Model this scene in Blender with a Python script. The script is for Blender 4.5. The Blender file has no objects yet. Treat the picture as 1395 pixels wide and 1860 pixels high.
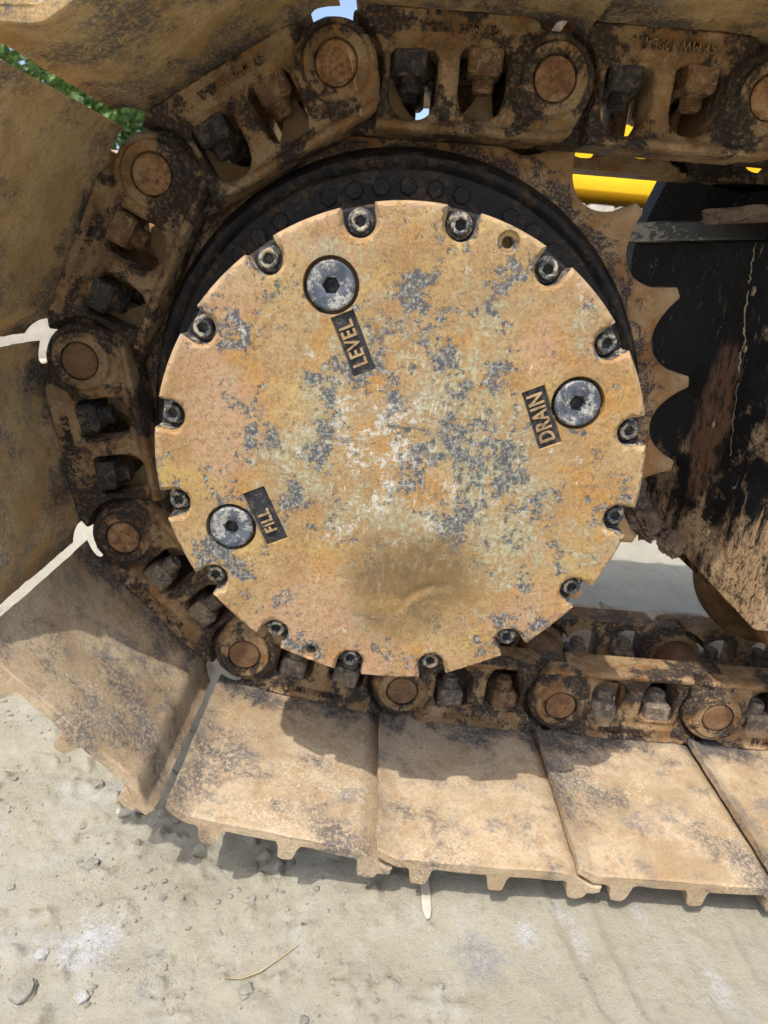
import bpy, bmesh, math, random
import numpy as np
from mathutils import Vector, Matrix, noise as mnoise
from mathutils.geometry import delaunay_2d_cdt

random.seed(7)
rng = np.random.default_rng(11)
SC = bpy.context.scene
COL = SC.collection
MM = 0.001

# ------------------------------------------------------------------ camera, sky, sun, exposure
cam_d = bpy.data.cameras.new('camera')
cam = bpy.data.objects.new('camera', cam_d)
COL.objects.link(cam)
R_ = Vector((0.99634, 0.00716, 0.08518)); U_ = Vector((-0.08258, 0.3376, 0.93766)); F_ = Vector((0.02205, 0.94126, -0.33696))
mw = Matrix((R_, U_, -F_)).transposed().to_4x4()
mw.translation = Vector((-21.18, -668.28, 145.62)) * MM
cam.matrix_world = mw
cam_d.sensor_fit = 'VERTICAL'
cam_d.sensor_height = 36.0
cam_d.sensor_width = 27.0
cam_d.lens = 1208.94 / 1860 * 36.0
cam_d.clip_start = 0.02
cam_d.clip_end = 2000
cam_d.dof.use_dof = True
cam_d.dof.focus_distance = 0.58
cam_d.dof.aperture_fstop = 11
SC.camera = cam

world = bpy.data.worlds.new('World')
SC.world = world
world.use_nodes = True
wn = world.node_tree
wn.nodes.clear()
wo = wn.nodes.new('ShaderNodeOutputWorld'); wb = wn.nodes.new('ShaderNodeBackground'); ws = wn.nodes.new('ShaderNodeTexSky')
ws.sky_type = 'NISHITA'; ws.sun_disc = False
ws.sun_elevation = math.radians(63.4); ws.sun_rotation = math.radians(217)
ws.air_density = 1.0; ws.dust_density = 3.5; ws.ozone_density = 1.0
wb.inputs['Strength'].default_value = 0.15
wn.links.new(ws.outputs[0], wb.inputs['Color']); wn.links.new(wb.outputs[0], wo.inputs['Surface'])

sun_d = bpy.data.lights.new('sun', 'SUN')
sun_d.energy = 2.05; sun_d.angle = math.radians(0.55); sun_d.color = (1.0, 0.95, 0.87)
sun = bpy.data.objects.new('sun', sun_d)
COL.objects.link(sun)
sun.rotation_euler = Vector((0.30, 0.40, -1.0)).to_track_quat('-Z', 'Y').to_euler()
sun.location = (-2, -2, 6)

SC.view_settings.view_transform = 'Standard'
SC.view_settings.look = 'None'
SC.view_settings.gamma = 1.0
SC.view_settings.use_curve_mapping = False
SC.view_settings.exposure = 0.88
SC.render.engine = 'CYCLES'
SC.cycles.max_bounces = 8
SC.cycles.diffuse_bounces = 5

# ------------------------------------------------------------------ material helpers
class NT:
    def __init__(s, name):
        s.mat = bpy.data.materials.new(name); s.mat.use_nodes = True
        s.t = s.mat.node_tree; s.t.nodes.clear()
        s.out = s.t.nodes.new('ShaderNodeOutputMaterial'); s.b = s.t.nodes.new('ShaderNodeBsdfPrincipled')
        s.t.links.new(s.b.outputs[0], s.out.inputs['Surface'])
        tc = s.t.nodes.new('ShaderNodeTexCoord'); oi = s.t.nodes.new('ShaderNodeObjectInfo')
        s.obj = tc.outputs['Object']
        vm = s.t.nodes.new('ShaderNodeVectorMath'); vm.operation = 'MULTIPLY_ADD'
        cb = s.t.nodes.new('ShaderNodeCombineXYZ')
        for i in range(3): s.L(oi.outputs['Random'], cb.inputs[i])
        s.L(cb.outputs[0], vm.inputs[0]); vm.inputs[1].default_value = (7.3, 3.1, 5.7); s.L(s.obj, vm.inputs[2])
        s.co = vm.outputs[0]
        s.rnd = oi.outputs['Random']
    def L(s, a, b): s.t.links.new(a, b)
    def noise(s, scale, detail=6, rough=0.6, dist=0.0, st=(1, 1, 1), off=0.0):
        mp = s.t.nodes.new('ShaderNodeMapping'); s.L(s.co, mp.inputs['Vector'])
        mp.inputs['Scale'].default_value = st; mp.inputs['Location'].default_value = (off, off * 1.7, off * .6)
        n = s.t.nodes.new('ShaderNodeTexNoise'); n.inputs['Scale'].default_value = scale
        n.inputs['Detail'].default_value = detail; n.inputs['Roughness'].default_value = rough; n.inputs['Distortion'].default_value = dist
        s.L(mp.outputs[0], n.inputs['Vector'])
        return n.outputs['Fac']
    def th(s, f, lo, hi, a=0.0, b=1.0, smooth=True):
        n = s.t.nodes.new('ShaderNodeMapRange'); n.interpolation_type = 'SMOOTHSTEP' if smooth else 'LINEAR'
        s.L(f, n.inputs[0])
        for i, v in enumerate((lo, hi, a, b)): n.inputs[i + 1].default_value = v
        return n.outputs[0]
    def m(s, op, a, b=None):
        n = s.t.nodes.new('ShaderNodeMath'); n.operation = op
        for i, v in enumerate((a, b)):
            if v is None: continue
            if isinstance(v, (int, float)): n.inputs[i].default_value = v
            else: s.L(v, n.inputs[i])
        return n.outputs[0]
    def mix(s, f, a, b):
        n = s.t.nodes.new('ShaderNodeMix'); n.data_type = 'RGBA'
        for i, v in ((0, f), (6, a), (7, b)):
            if isinstance(v, tuple): n.inputs[i].default_value = (*v, 1)
            elif isinstance(v, (int, float)): n.inputs[i].default_value = v
            else: s.L(v, n.inputs[i])
        return n.outputs[2]
    def sep(s):
        n = s.t.nodes.new('ShaderNodeSeparateXYZ'); s.L(s.obj, n.inputs[0]); return n.outputs
    def dist(s, p, scale=(1, 1, 1)):
        mp = s.t.nodes.new('ShaderNodeVectorMath'); mp.operation = 'SUBTRACT'; s.L(s.obj, mp.inputs[0]); mp.inputs[1].default_value = p
        m2 = s.t.nodes.new('ShaderNodeVectorMath'); m2.operation = 'MULTIPLY'; s.L(mp.outputs[0], m2.inputs[0]); m2.inputs[1].default_value = scale
        n = s.t.nodes.new('ShaderNodeVectorMath'); n.operation = 'LENGTH'; s.L(m2.outputs[0], n.inputs[0]); return n.outputs['Value']
    def finish(s, col, rough=0.85, bump=None, metal=0.0, bstr=0.5, bdist=0.001, spec=0.3):
        for k, v in (('Base Color', col), ('Roughness', rough), ('Metallic', metal)):
            if isinstance(v, tuple): s.b.inputs[k].default_value = (*v, 1)
            elif isinstance(v, (int, float)): s.b.inputs[k].default_value = v
            else: s.L(v, s.b.inputs[k])
        s.b.inputs['Specular IOR Level'].default_value = spec
        if bump is not None:
            n = s.t.nodes.new('ShaderNodeBump'); n.inputs['Strength'].default_value = bstr; n.inputs['Distance'].default_value = bdist
            s.L(bump, n.inputs['Height']); s.L(n.outputs[0], s.b.inputs['Normal'])
        return s.mat

def mat_link(nm='dusty_link_steel', k=1.0, gl=.520):
    s = NT(nm)
    base = s.mix(s.th(s.noise(30, 9, .68), .38, .62), tuple(k * v for v in (.215, .125, .058)), tuple(k * v for v in (.385, .245, .120)))
    base = s.mix(s.th(s.noise(75, 7, .72, off=3), .50, .60, 0, .75), base, (.30, .135, .042))
    dust = s.m('MULTIPLY', s.th(s.noise(24, 9, .72, off=9), .46, .58), s.th(s.noise(380, 4, .75, off=2), .36, .56, .2, 1))
    base = s.mix(s.m('MULTIPLY', dust, .8), base, tuple(k * v for v in (.50, .35, .19)))
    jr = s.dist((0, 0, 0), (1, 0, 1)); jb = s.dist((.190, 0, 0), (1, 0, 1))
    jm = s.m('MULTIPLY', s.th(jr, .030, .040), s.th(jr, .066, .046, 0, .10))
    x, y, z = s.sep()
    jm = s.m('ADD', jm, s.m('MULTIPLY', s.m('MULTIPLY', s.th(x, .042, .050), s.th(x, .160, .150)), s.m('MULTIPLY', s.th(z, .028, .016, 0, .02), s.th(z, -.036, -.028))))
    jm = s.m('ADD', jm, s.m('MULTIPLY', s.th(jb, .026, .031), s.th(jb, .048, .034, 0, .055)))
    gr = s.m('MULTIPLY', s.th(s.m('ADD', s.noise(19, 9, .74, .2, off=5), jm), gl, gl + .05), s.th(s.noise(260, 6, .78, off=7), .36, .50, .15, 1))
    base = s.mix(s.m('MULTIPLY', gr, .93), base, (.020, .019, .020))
    sp = s.th(s.noise(520, 4, .75, off=13), .57, .67, 0, .6)
    base = s.mix(sp, base, (.032, .025, .020))
    h = s.m('ADD', s.m('MULTIPLY', s.noise(130, 9, .75, off=4), 1.2), s.m('MULTIPLY', s.noise(600, 5, .75), .5))
    return s.finish(base, s.th(gr, 0, 1, .9, .5), h, bstr=.9, bdist=.0026)

def mat_pin():
    s = NT('rust_brown_pin')
    base = s.mix(s.th(s.noise(60, 8, .7), .36, .62), (.17, .082, .036), (.35, .185, .08))
    base = s.mix(s.th(s.noise(260, 5, .7, off=3), .50, .62, 0, .8), base, (.07, .045, .03))
    base = s.mix(s.th(s.noise(45, 8, .75, off=13), .50, .60, 0, .7), base, (.42, .27, .14))
    base = s.mix(s.th(s.rnd, 0, 1, .0, .75), base, (.135, .075, .04))
    h = s.m('ADD', s.noise(260, 7, .7, off=4), s.m('MULTIPLY', s.noise(900, 4, .7), .4))
    return s.finish(base, .85, h, bstr=.7, bdist=.0013)

def mat_shoe(nm='dusty_shoe_steel', ca=(.40, .295, .175), cb=(.545, .43, .285), cc=(.40, .25, .12)):
    s = NT(nm)
    x, y, z = s.sep()
    base = s.mix(s.th(s.noise(13, 8, .66), .38, .64), ca, cb)
    base = s.mix(s.th(s.noise(45, 8, .72, off=3), .50, .62, 0, .5), base, cc)
    base = s.mix(s.th(s.noise(300, 6, .8, off=33), .50, .60, 0, .45), base, (.28, .18, .10))
    big = s.th(s.noise(11, 9, .72, off=5), .465, .61)
    fine = s.th(s.noise(300, 8, .82, .3, st=(1, .7, 1), off=7), .455, .53)
    sc = s.m('MULTIPLY', big, fine)
    base = s.mix(s.m('MULTIPLY', sc, .88), base, (.105, .105, .115))
    blu = s.m('MULTIPLY', s.th(s.noise(15, 9, .74, off=45), .545, .62), s.th(s.noise(200, 7, .8, off=47), .40, .52))
    base = s.mix(s.m('MULTIPLY', blu, .65), base, (.155, .165, .18))
    lite = s.m('MULTIPLY', s.th(s.noise(12, 8, .7, off=15), .48, .6), s.th(s.noise(360, 8, .8, .3, off=17), .50, .57))
    base = s.mix(s.m('MULTIPLY', lite, .7), base, (.66, .56, .40))
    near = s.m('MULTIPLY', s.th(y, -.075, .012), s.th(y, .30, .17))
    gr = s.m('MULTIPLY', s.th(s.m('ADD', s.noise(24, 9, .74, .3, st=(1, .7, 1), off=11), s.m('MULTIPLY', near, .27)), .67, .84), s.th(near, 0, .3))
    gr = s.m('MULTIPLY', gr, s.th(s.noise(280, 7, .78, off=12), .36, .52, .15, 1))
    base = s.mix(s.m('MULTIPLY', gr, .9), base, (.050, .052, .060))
    sp = s.th(s.noise(760, 4, .75, off=23), .56, .65, 0, .6)
    base = s.mix(sp, base, (.11, .075, .05))
    h = s.m('ADD', s.m('ADD', s.noise(50, 9, .74, off=4), s.m('MULTIPLY', s.noise(400, 7, .8), .6)), s.m('MULTIPLY', sc, -.15))
    return s.finish(base, .88, h, bstr=.9, bdist=.0018)

def mat_cover():
    s = NT('worn_ochre_cover')
    r = s.dist((0, -.157, 0), (1, 0, 1))
    cen = s.th(r, .178, .06, 0, 1)
    base = s.mix(s.th(s.noise(15, 9, .7), .40, .60), (.325, .190, .070), (.410, .280, .128))
    base = s.mix(s.th(s.noise(19, 9, .74, off=3), .50, .60, 0, .9), base, (.425, .215, .045))
    base = s.mix(s.th(s.noise(12, 9, .72, off=51), .52, .62, 0, .75), base, (.455, .310, .095))
    base = s.mix(s.m('MULTIPLY', s.th(s.noise(9, 8, .7, off=21), .48, .60, 0, .75), s.th(cen, .9, .2)), base, (.445, .275, .165))
    base = s.mix(s.th(s.noise(330, 8, .84, off=4), .475, .585, 0, .72), base, (.205, .115, .05))
    base = s.mix(s.th(s.noise(420, 7, .82, off=44), .53, .60, 0, .42), base, (.56, .44, .27))
    f1 = s.noise(150, 9, .80, .15, st=(1, 1, .8), off=8); f2 = s.noise(120, 9, .78, .15, off=18)
    wear = s.m('ADD', s.m('MULTIPLY', s.noise(15, 6, .66, off=6), .62), s.m('ADD', s.m('MULTIPLY', f1, .38), s.m('MULTIPLY', cen, .085)))
    cr = s.m('MULTIPLY', s.th(wear, .552, .622), s.th(s.noise(210, 10, .86, .2, off=81), .455, .525))
    base = s.mix(s.m('MULTIPLY', cr, .85), base, (.445, .430, .285))
    wear2 = s.m('ADD', s.m('MULTIPLY', s.noise(26, 6, .66, off=16), .60), s.m('ADD', s.m('MULTIPLY', f2, .40), s.m('MULTIPLY', cen, .036)))
    sl = s.m('MULTIPLY', s.th(wear2, .545, .568), s.th(s.noise(260, 9, .84, off=83), .40, .46))
    base = s.mix(s.m('MULTIPLY', sl, .94), base, (.060, .070, .088))
    cream_scr = s.m('MULTIPLY', sl, s.th(s.noise(240, 8, .82, off=77), .51, .55))  # cream scratches inside the slate patches
    base = s.mix(s.m('MULTIPLY', cream_scr, .75), base, (.44, .43, .34))
    wh = s.m('MULTIPLY', s.th(s.m('ADD', s.noise(40, 10, .8, off=61), s.m('MULTIPLY', s.th(r, .12, .02), .09)), .60, .64), s.th(s.noise(200, 9, .84, off=63), .46, .53))
    base = s.mix(s.m('MULTIPLY', wh, .85), base, (.60, .60, .53))
    scr = s.m('MULTIPLY', s.th(s.noise(70, 9, .8, .5, st=(1, 1, .28), off=31), .57, .60), s.th(s.dist((-.01, -.157, .02), (1, 0, 1)), .10, .03))
    base = s.mix(s.m('MULTIPLY', scr, .85), base, (.62, .60, .50))
    scr2 = s.m('MULTIPLY', s.th(s.noise(60, 9, .8, .5, st=(.3, 1, 1), off=37), .585, .61), s.th(s.dist((.01, -.157, -.01), (1, 0, 1)), .11, .04))
    base = s.mix(s.m('MULTIPLY', scr2, .8), base, (.075, .08, .095))
    fs = s.m('MAXIMUM', s.th(s.noise(260, 6, .8, .3, st=(1, 1, .10), off=101), .60, .63), s.th(s.noise(260, 6, .8, .3, st=(.10, 1, 1), off=103), .60, .63))
    fs = s.m('MULTIPLY', fs, s.th(r, .15, .06))
    base = s.mix(s.m('MULTIPLY', fs, .7), base, (.52, .51, .44))
    oil = s.th(s.m('ADD', s.dist((.020, -.157, -.098), (.90, 0, 1.05)), s.m('ADD', s.m('MULTIPLY', s.m('SUBTRACT', s.noise(18, 10, .8, off=25), .5), .11), s.m('MULTIPLY', s.m('SUBTRACT', s.noise(150, 8, .84, off=29), .5), .05))), .074, .030, 0, .95)
    oil = s.m('MULTIPLY', oil, s.th(s.noise(190, 9, .84, st=(1, 1, .5), off=27), .38, .53, .45, 1))
    base = s.mix(oil, base, (.185, .118, .045))
    og = s.m('MULTIPLY', s.th(s.dist((-.010, -.157, -.122), (1, 0, 3.2)), .036, .018), s.th(s.noise(60, 8, .8, off=93), .42, .52))
    base = s.mix(s.m('MULTIPLY', og, .35), base, (.43, .24, .075))
    edge = s.m('MULTIPLY', s.th(r, .188, .194, 0, .6), s.th(s.noise(60, 8, .78, off=71), .38, .52))
    base = s.mix(edge, base, (.52, .37, .22))
    h = s.m('ADD', s.m('ADD', s.m('MULTIPLY', s.noise(330, 9, .84, off=2), .8), s.m('MULTIPLY', cr, .25)), s.m('ADD', s.m('MULTIPLY', s.noise(45, 7, .66, off=3), .9), s.m('MULTIPLY', sl, -.3)))
    return s.finish(base, s.th(sl, 0, 1, .68, .42), h, bstr=.7, bdist=.0014, spec=.45)

def mat_sprocket():
    s = NT('ochre_rust_sprocket')
    base = s.mix(s.th(s.noise(20, 8, .65), .36, .64), (.270, .130, .045), (.43, .28, .145))
    base = s.mix(s.th(s.noise(40, 8, .7, off=3), .50, .62, 0, .8), base, (.33, .15, .035))
    r = s.dist((0, 0, 0), (1, 0, 1))
    bl = s.m('ADD', s.noise(40, 9, .75, 1., off=6), s.th(r, .310, .262, 0, .19))
    bl = s.m('MULTIPLY', s.th(bl, .62, .70), s.th(s.noise(350, 5, .75, off=9), .36, .52))
    base = s.mix(s.m('MULTIPLY', bl, .93), base, (.030, .032, .042))
    tip = s.m('MULTIPLY', s.th(r, .286, .316, 0, .8), s.th(s.noise(90, 9, .8, off=91), .36, .58, .3, 1))
    base = s.mix(tip, base, (.52, .37, .21))
    base = s.mix(s.th(s.noise(420, 5, .75, 1., off=14), .57, .66, 0, .6), base, (.56, .42, .26))
    h = s.m('ADD', s.noise(120, 8, .7, off=4), s.m('MULTIPLY', s.noise(600, 4, .7), .5))
    return s.finish(base, .85, h, bstr=.7, bdist=.0013)

def mat_black():
    s = NT('black_painted_casting')
    base = s.mix(s.th(s.noise(30, 7, .7), .4, .7), (.007, .007, .008), (.019, .019, .019))
    d = s.m('MULTIPLY', s.th(s.noise(38, 10, .8, off=5), .475, .57), s.th(s.noise(150, 10, .86, off=8), .47, .54))
    base = s.mix(s.m('MULTIPLY', d, .6), base, (.17, .10, .05))
    base = s.mix(s.th(s.noise(170, 6, .75, 2., off=15), .64, .68, 0, .6), base, (.20, .18, .16))
    h = s.m('ADD', s.noise(70, 9, .78, off=4), s.m('MULTIPLY', s.noise(500, 5, .75), .4))
    return s.finish(base, s.th(d, 0, 1, .45, .9), h, bstr=.8, bdist=.002, spec=.35)

def mat_bolt():
    s = NT('worn_black_bolt')
    base = s.mix(s.th(s.noise(90, 7, .7), .42, .58), (.028, .032, .042), (.07, .075, .085))
    d = s.th(s.noise(130, 8, .75, 1., off=5), .49, .56)
    base = s.mix(s.m('MULTIPLY', d, .85), base, (.50, .43, .31))
    base = s.mix(s.th(s.noise(90, 6, .7, off=9), .56, .64, 0, .8), base, (.40, .24, .10))
    h = s.m('ADD', s.noise(300, 6, .7, off=4), s.m('MULTIPLY', d, .4))
    return s.finish(base, s.th(d, 0, 1, .38, .8), h, bstr=.5, bdist=.0008, spec=.5)

def mat_plug():
    s = NT('worn_slate_plug')
    base = s.mix(s.th(s.noise(90, 7, .7), .42, .58), (.040, .050, .070), (.085, .10, .125))
    d = s.m('MULTIPLY', s.th(s.noise(75, 9, .78, off=5), .49, .55), s.th(s.noise(400, 8, .82, off=8), .42, .5))
    base = s.mix(s.m('MULTIPLY', d, .75), base, (.50, .47, .40))
    h = s.m('ADD', s.noise(300, 6, .7, off=4), s.m('MULTIPLY', d, .4))
    return s.finish(base, s.th(d, 0, 1, .45, .8), h, bstr=.5, bdist=.0008, spec=.5)

def mat_frame():
    s = NT('mud_streaked_black_frame')
    x, y, z = s.sep()
    base = s.mix(s.th(s.noise(25, 7, .7), .4, .7), (.004, .004, .0045), (.014, .014, .015))
    low = s.th(z, .19, .0, 0, .24)
    low2 = s.th(z, .27, .0, 0, .16)
    st = s.noise(34, 8, .72, .4, st=(1, 1, .16), off=3)
    d = s.m('MULTIPLY', s.th(s.m('ADD', st, low), .615, .73), s.th(s.noise(240, 6, .78, .8, st=(1, 1, .55), off=6), .38, .54))
    base = s.mix(s.m('MULTIPLY', d, .9), base, (.40, .27, .15))
    d2 = s.m('MULTIPLY', s.th(s.m('ADD', s.noise(16, 8, .7, off=13), low2), .62, .72), s.th(s.noise(300, 5, .75, 1.3, off=16), .36, .56))
    base = s.mix(s.m('MULTIPLY', d2, .85), base, (.47, .33, .19))
    mud = s.th(s.m('ADD', s.dist((-.055, -.050, .185), (1.0, .9, .26)), s.m('MULTIPLY', s.m('SUBTRACT', s.noise(40, 7, .7, st=(1, 1, .4), off=41), .5), .05)), .026, .018)
    mud = s.m('MULTIPLY', mud, s.th(s.noise(160, 6, .75, st=(1, 1, .35), off=43), .40, .5, .2, 1))
    base = s.mix(s.m('MULTIPLY', mud, .9), base, (.16, .085, .05))
    w = s.th(s.noise(90, 7, .75, 1.5, st=(1, 1, .3), off=26), .62, .66, 0, .7)
    base = s.mix(w, base, (.25, .25, .26))
    h = s.m('ADD', s.m('ADD', s.noise(110, 8, .7, off=4), s.m('MULTIPLY', s.noise(500, 5, .7), .4)), s.m('MULTIPLY', d, .35))
    return s.finish(base, s.th(s.m('MAXIMUM', d, d2), 0, 1, .62, .92), h, bstr=.8, bdist=.0016, spec=.2)

def mat_ledge():
    s = NT('scraped_black_edge')
    base = s.mix(s.th(s.noise(30, 7, .7), .4, .7), (.005, .005, .006), (.016, .016, .018))
    x, y, z = s.sep()
    m_ = s.m('MULTIPLY', s.th(s.m('ADD', s.noise(50, 9, .78, 1., st=(1, 1, 2.2), off=7), s.th(y, .02, .08, 0, .10)), .56, .60), s.m('MULTIPLY', s.th(y, -.02, .03), s.th(y, .118, .10)))
    base = s.mix(s.m('MULTIPLY', m_, .9), base, (.60, .56, .50))
    return s.finish(base, s.th(m_, 0, 1, .3, .7), s.noise(200, 7, .7), bstr=.5, bdist=.001, spec=.5)

def mat_mud(name='dried_mud', c1=(.21, .155, .115), c2=(.36, .27, .19)):
    s = NT(name)
    base = s.mix(s.th(s.noise(60, 8, .7), .36, .64), c1, c2)
    base = s.mix(s.th(s.noise(300, 5, .75, off=5), .56, .68, 0, .7), base, tuple(v * .4 for v in c1))
    h = s.m('ADD', s.noise(120, 8, .75, off=4), s.m('MULTIPLY', s.noise(500, 5, .75), .5))
    return s.finish(base, .95, h, bstr=1., bdist=.004, spec=.15)

def mat_nut(name, c1, c2, dst):
    s = NT(name)
    base = s.mix(s.th(s.noise(70, 8, .7), .38, .62), c1, c2)
    base = s.mix(s.th(s.noise(150, 8, .75, .8, off=5), .50, .60, 0, .8), base, dst)
    return s.finish(base, .7, s.m('ADD', s.noise(260, 7, .7, off=4), s.m('MULTIPLY', s.noise(900, 4, .7), .4)), bstr=.7, bdist=.001, spec=.4)

def mat_ground():
    s = NT('pale_dry_ground')
    base = s.mix(s.th(s.noise(6, 9, .7), .38, .62), (.410, .380, .290), (.470, .442, .345))
    base = s.mix(s.th(s.noise(17, 9, .74, off=3), .50, .62, 0, .6), base, (.455, .44, .38))
    base = s.mix(s.th(s.noise(26, 9, .76, off=8), .52, .64, 0, .55), base, (.35, .31, .225))
    base = s.mix(s.th(s.noise(150, 8, .8, off=28), .51, .62, 0, .4), base, (.30, .28, .215))
    wh = s.m('MULTIPLY', s.th(s.noise(13, 9, .78, st=(1, .6, 1), off=12), .565, .65), s.th(s.noise(230, 8, .82, off=15), .44, .54))
    base = s.mix(s.m('MULTIPLY', wh, .6), base, (.50, .50, .475))
    gy = s.m('MULTIPLY', s.th(s.noise(15, 9, .78, off=32), .575, .66), s.th(s.noise(260, 8, .82, off=35), .46, .55))
    base = s.mix(s.m('MULTIPLY', gy, .75), base, (.255, .26, .262))
    for (px, py, rx, ry, cc, k) in ((-.237, -.240, .034, .034, (.58, .59, .61), .9), (.109, -.243, .034, .028, (.30, .305, .315), .9), (.156, -.219, .012, .016, (.56, .57, .58), .8),
                                    (.203, -.222, .009, .034, (.54, .545, .54), .7), (.313, -.260, .012, .028, (.55, .555, .56), .7), (-.31, -.06, .05, .03, (.50, .50, .485), .6),
                                    (.192, -.190, .007, .022, (.56, .565, .58), .8), (-.302, -.243, .04, .02, (.50, .50, .49), .6), (.27, -.195, .008, .02, (.55, .56, .57), .7)):
        dd = s.dist((px, py, -.42), (1 / rx, 1 / ry, 0))
        e = s.th(s.m('ADD', dd, s.m('MULTIPLY', s.m('SUBTRACT', s.noise(48, 8, .78, off=px * 50), .5), 3.2)), 1.15, .3)
        e = s.m('MULTIPLY', e, s.th(s.noise(260, 8, .84, off=py * 40), .42, .55))
        base = s.mix(s.m('MULTIPLY', e, k), base, cc)
    base = s.mix(s.th(s.noise(700, 5, .8, off=23), .56, .67, 0, .6), base, (.20, .18, .14))
    h = s.m('ADD', s.m('ADD', s.m('MULTIPLY', s.noise(60, 9, .76, off=4), 1.0), s.m('MULTIPLY', s.noise(240, 8, .82), .8)), s.m('MULTIPLY', s.noise(800, 4, .75), .3))
    return s.finish(base, .95, h, bstr=.95, bdist=.0034, spec=.15)

def mat_plain(name, c1, c2, rough=.8, scale=40, bdist=.001, spec=.3, bstr=.5):
    s = NT(name)
    base = s.mix(s.th(s.noise(scale, 8, .7), .36, .64), c1, c2)
    return s.finish(base, rough, s.noise(scale * 5, 7, .7, off=4), bstr=bstr, bdist=bdist, spec=spec)

def mat_leaf():
    s = NT('green_leaves')
    n = s.noise(3.5, 4, .6)
    base = s.mix(s.th(n, .35, .65), (.075, .15, .03), (.20, .33, .08))
    base = s.mix(s.th(s.noise(30, 3, .6, off=4), .5, .7, 0, .7), base, (.33, .43, .18))
    s.finish(base, .5, None, spec=.5)
    tr = s.t.nodes.new('ShaderNodeBsdfTranslucent'); s.L(base, tr.inputs['Color'])
    mx = s.t.nodes.new('ShaderNodeMixShader'); mx.inputs[0].default_value = .3
    s.L(s.b.outputs[0], mx.inputs[1]); s.L(tr.outputs[0], mx.inputs[2]); s.L(mx.outputs[0], s.out.inputs['Surface'])
    return s.mat

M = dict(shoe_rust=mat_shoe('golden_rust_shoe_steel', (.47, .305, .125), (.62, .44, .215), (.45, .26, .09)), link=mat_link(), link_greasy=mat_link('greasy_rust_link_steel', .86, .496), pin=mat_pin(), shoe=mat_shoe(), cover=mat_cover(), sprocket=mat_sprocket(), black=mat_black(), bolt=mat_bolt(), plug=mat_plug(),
         frame=mat_frame(), ledge=mat_ledge(), mud=mat_mud(), crust=mat_mud('pale_mud_crust', (.38, .29, .18), (.52, .42, .28)), ground=mat_ground(), leaf=mat_leaf(),
         nut_black=mat_nut('blackened_nut', (.014, .014, .016), (.04, .038, .036), (.16, .10, .055)),
         nut_lit_worn=mat_nut('sunlit_dusty_worn_nut', (.085, .07, .055), (.20, .15, .10), (.34, .27, .19)),  # worn metal, made paler to paint sunlight onto the lower nuts
         nut_rust=mat_nut('rusty_nut', (.10, .05, .022), (.20, .105, .045), (.30, .20, .11)),
         label=mat_nut('black_label_and_socket_shade', (.009, .010, .012), (.026, .028, .033), (.09, .075, .06)),
         letter=mat_nut('rubbed_tan_lettering', (.30, .19, .09), (.42, .29, .15), (.10, .08, .06)),
         roller=mat_plain('ochre_brown_roller', (.06, .032, .015), (.15, .082, .032), .8, 30, .0016),
         bark=mat_plain('grey_bark', (.10, .075, .05), (.18, .14, .10), .9, 30, .004),
         concrete=mat_plain('pale_concrete', (.44, .40, .34), (.55, .51, .44), .9, 12, .003),
         yellow=mat_plain('yellow_machine_paint', (.80, .47, .008), (.84, .51, .012), .4, 3, .0003),
         dark_rubber=mat_plain('dark_grey_steel', (.05, .05, .05), (.10, .095, .09), .7, 20, .002),
         pad=mat_plain('dusty_grey_pad', (.36, .33, .29), (.48, .44, .38), .85, 20, .002),
         glass=mat_plain('dark_cab_glass', (.015, .02, .022), (.02, .026, .03), .08, 5, .0001, .6),
         stone=mat_mud('pale_stone', (.34, .32, .255), (.43, .405, .335)), stone_dark=mat_mud('grey_stone', (.31, .295, .245), (.39, .37, .31)),
         white_stone=mat_mud('white_stone', (.47, .465, .43), (.56, .555, .53)),
         straw=mat_plain('dry_straw', (.30, .24, .13), (.42, .34, .2), .8, 60, .0006), wood=mat_plain('pale_weathered_wood', (.44, .41, .33), (.56, .53, .45), .85, 70, .001))

# ------------------------------------------------------------------ object helpers
def obj(name, mesh, mat=None, parent=None, sharp=35):
    if mat is not None and not mesh.materials: mesh.materials.append(mat)
    o = bpy.data.objects.new(name, mesh); COL.objects.link(o)
    if parent is not None: o.parent = parent
    return o
def finish_mesh(me, sharp=35):
    me.validate()
    for p in me.polygons: p.use_smooth = True
    me.set_sharp_from_angle(angle=math.radians(sharp))
    return me
def mesh_from(name, verts, faces, sharp=35):
    me = bpy.data.meshes.new(name)
    me.from_pydata([tuple(v) for v in verts], [], faces); me.update()
    return finish_mesh(me, sharp)
def bm_mesh(name, bm, sharp=35):
    bmesh.ops.recalc_face_normals(bm, faces=bm.faces[:])
    me = bpy.data.meshes.new(name); bm.to_mesh(me); bm.free()
    return finish_mesh(me, sharp)
def empty(name, loc, label, cat, group=None, ry=0.0):
    o = bpy.data.objects.new(name, None); COL.objects.link(o); o.empty_display_size = .02
    o.location = loc; o.rotation_euler = (0, ry, 0); o['label'] = label; o['category'] = cat
    if group: o['group'] = group
    return o
def tag(o, label, cat, group=None):
    o['label'] = label; o['category'] = cat
    if group: o['group'] = group
    return o

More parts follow.
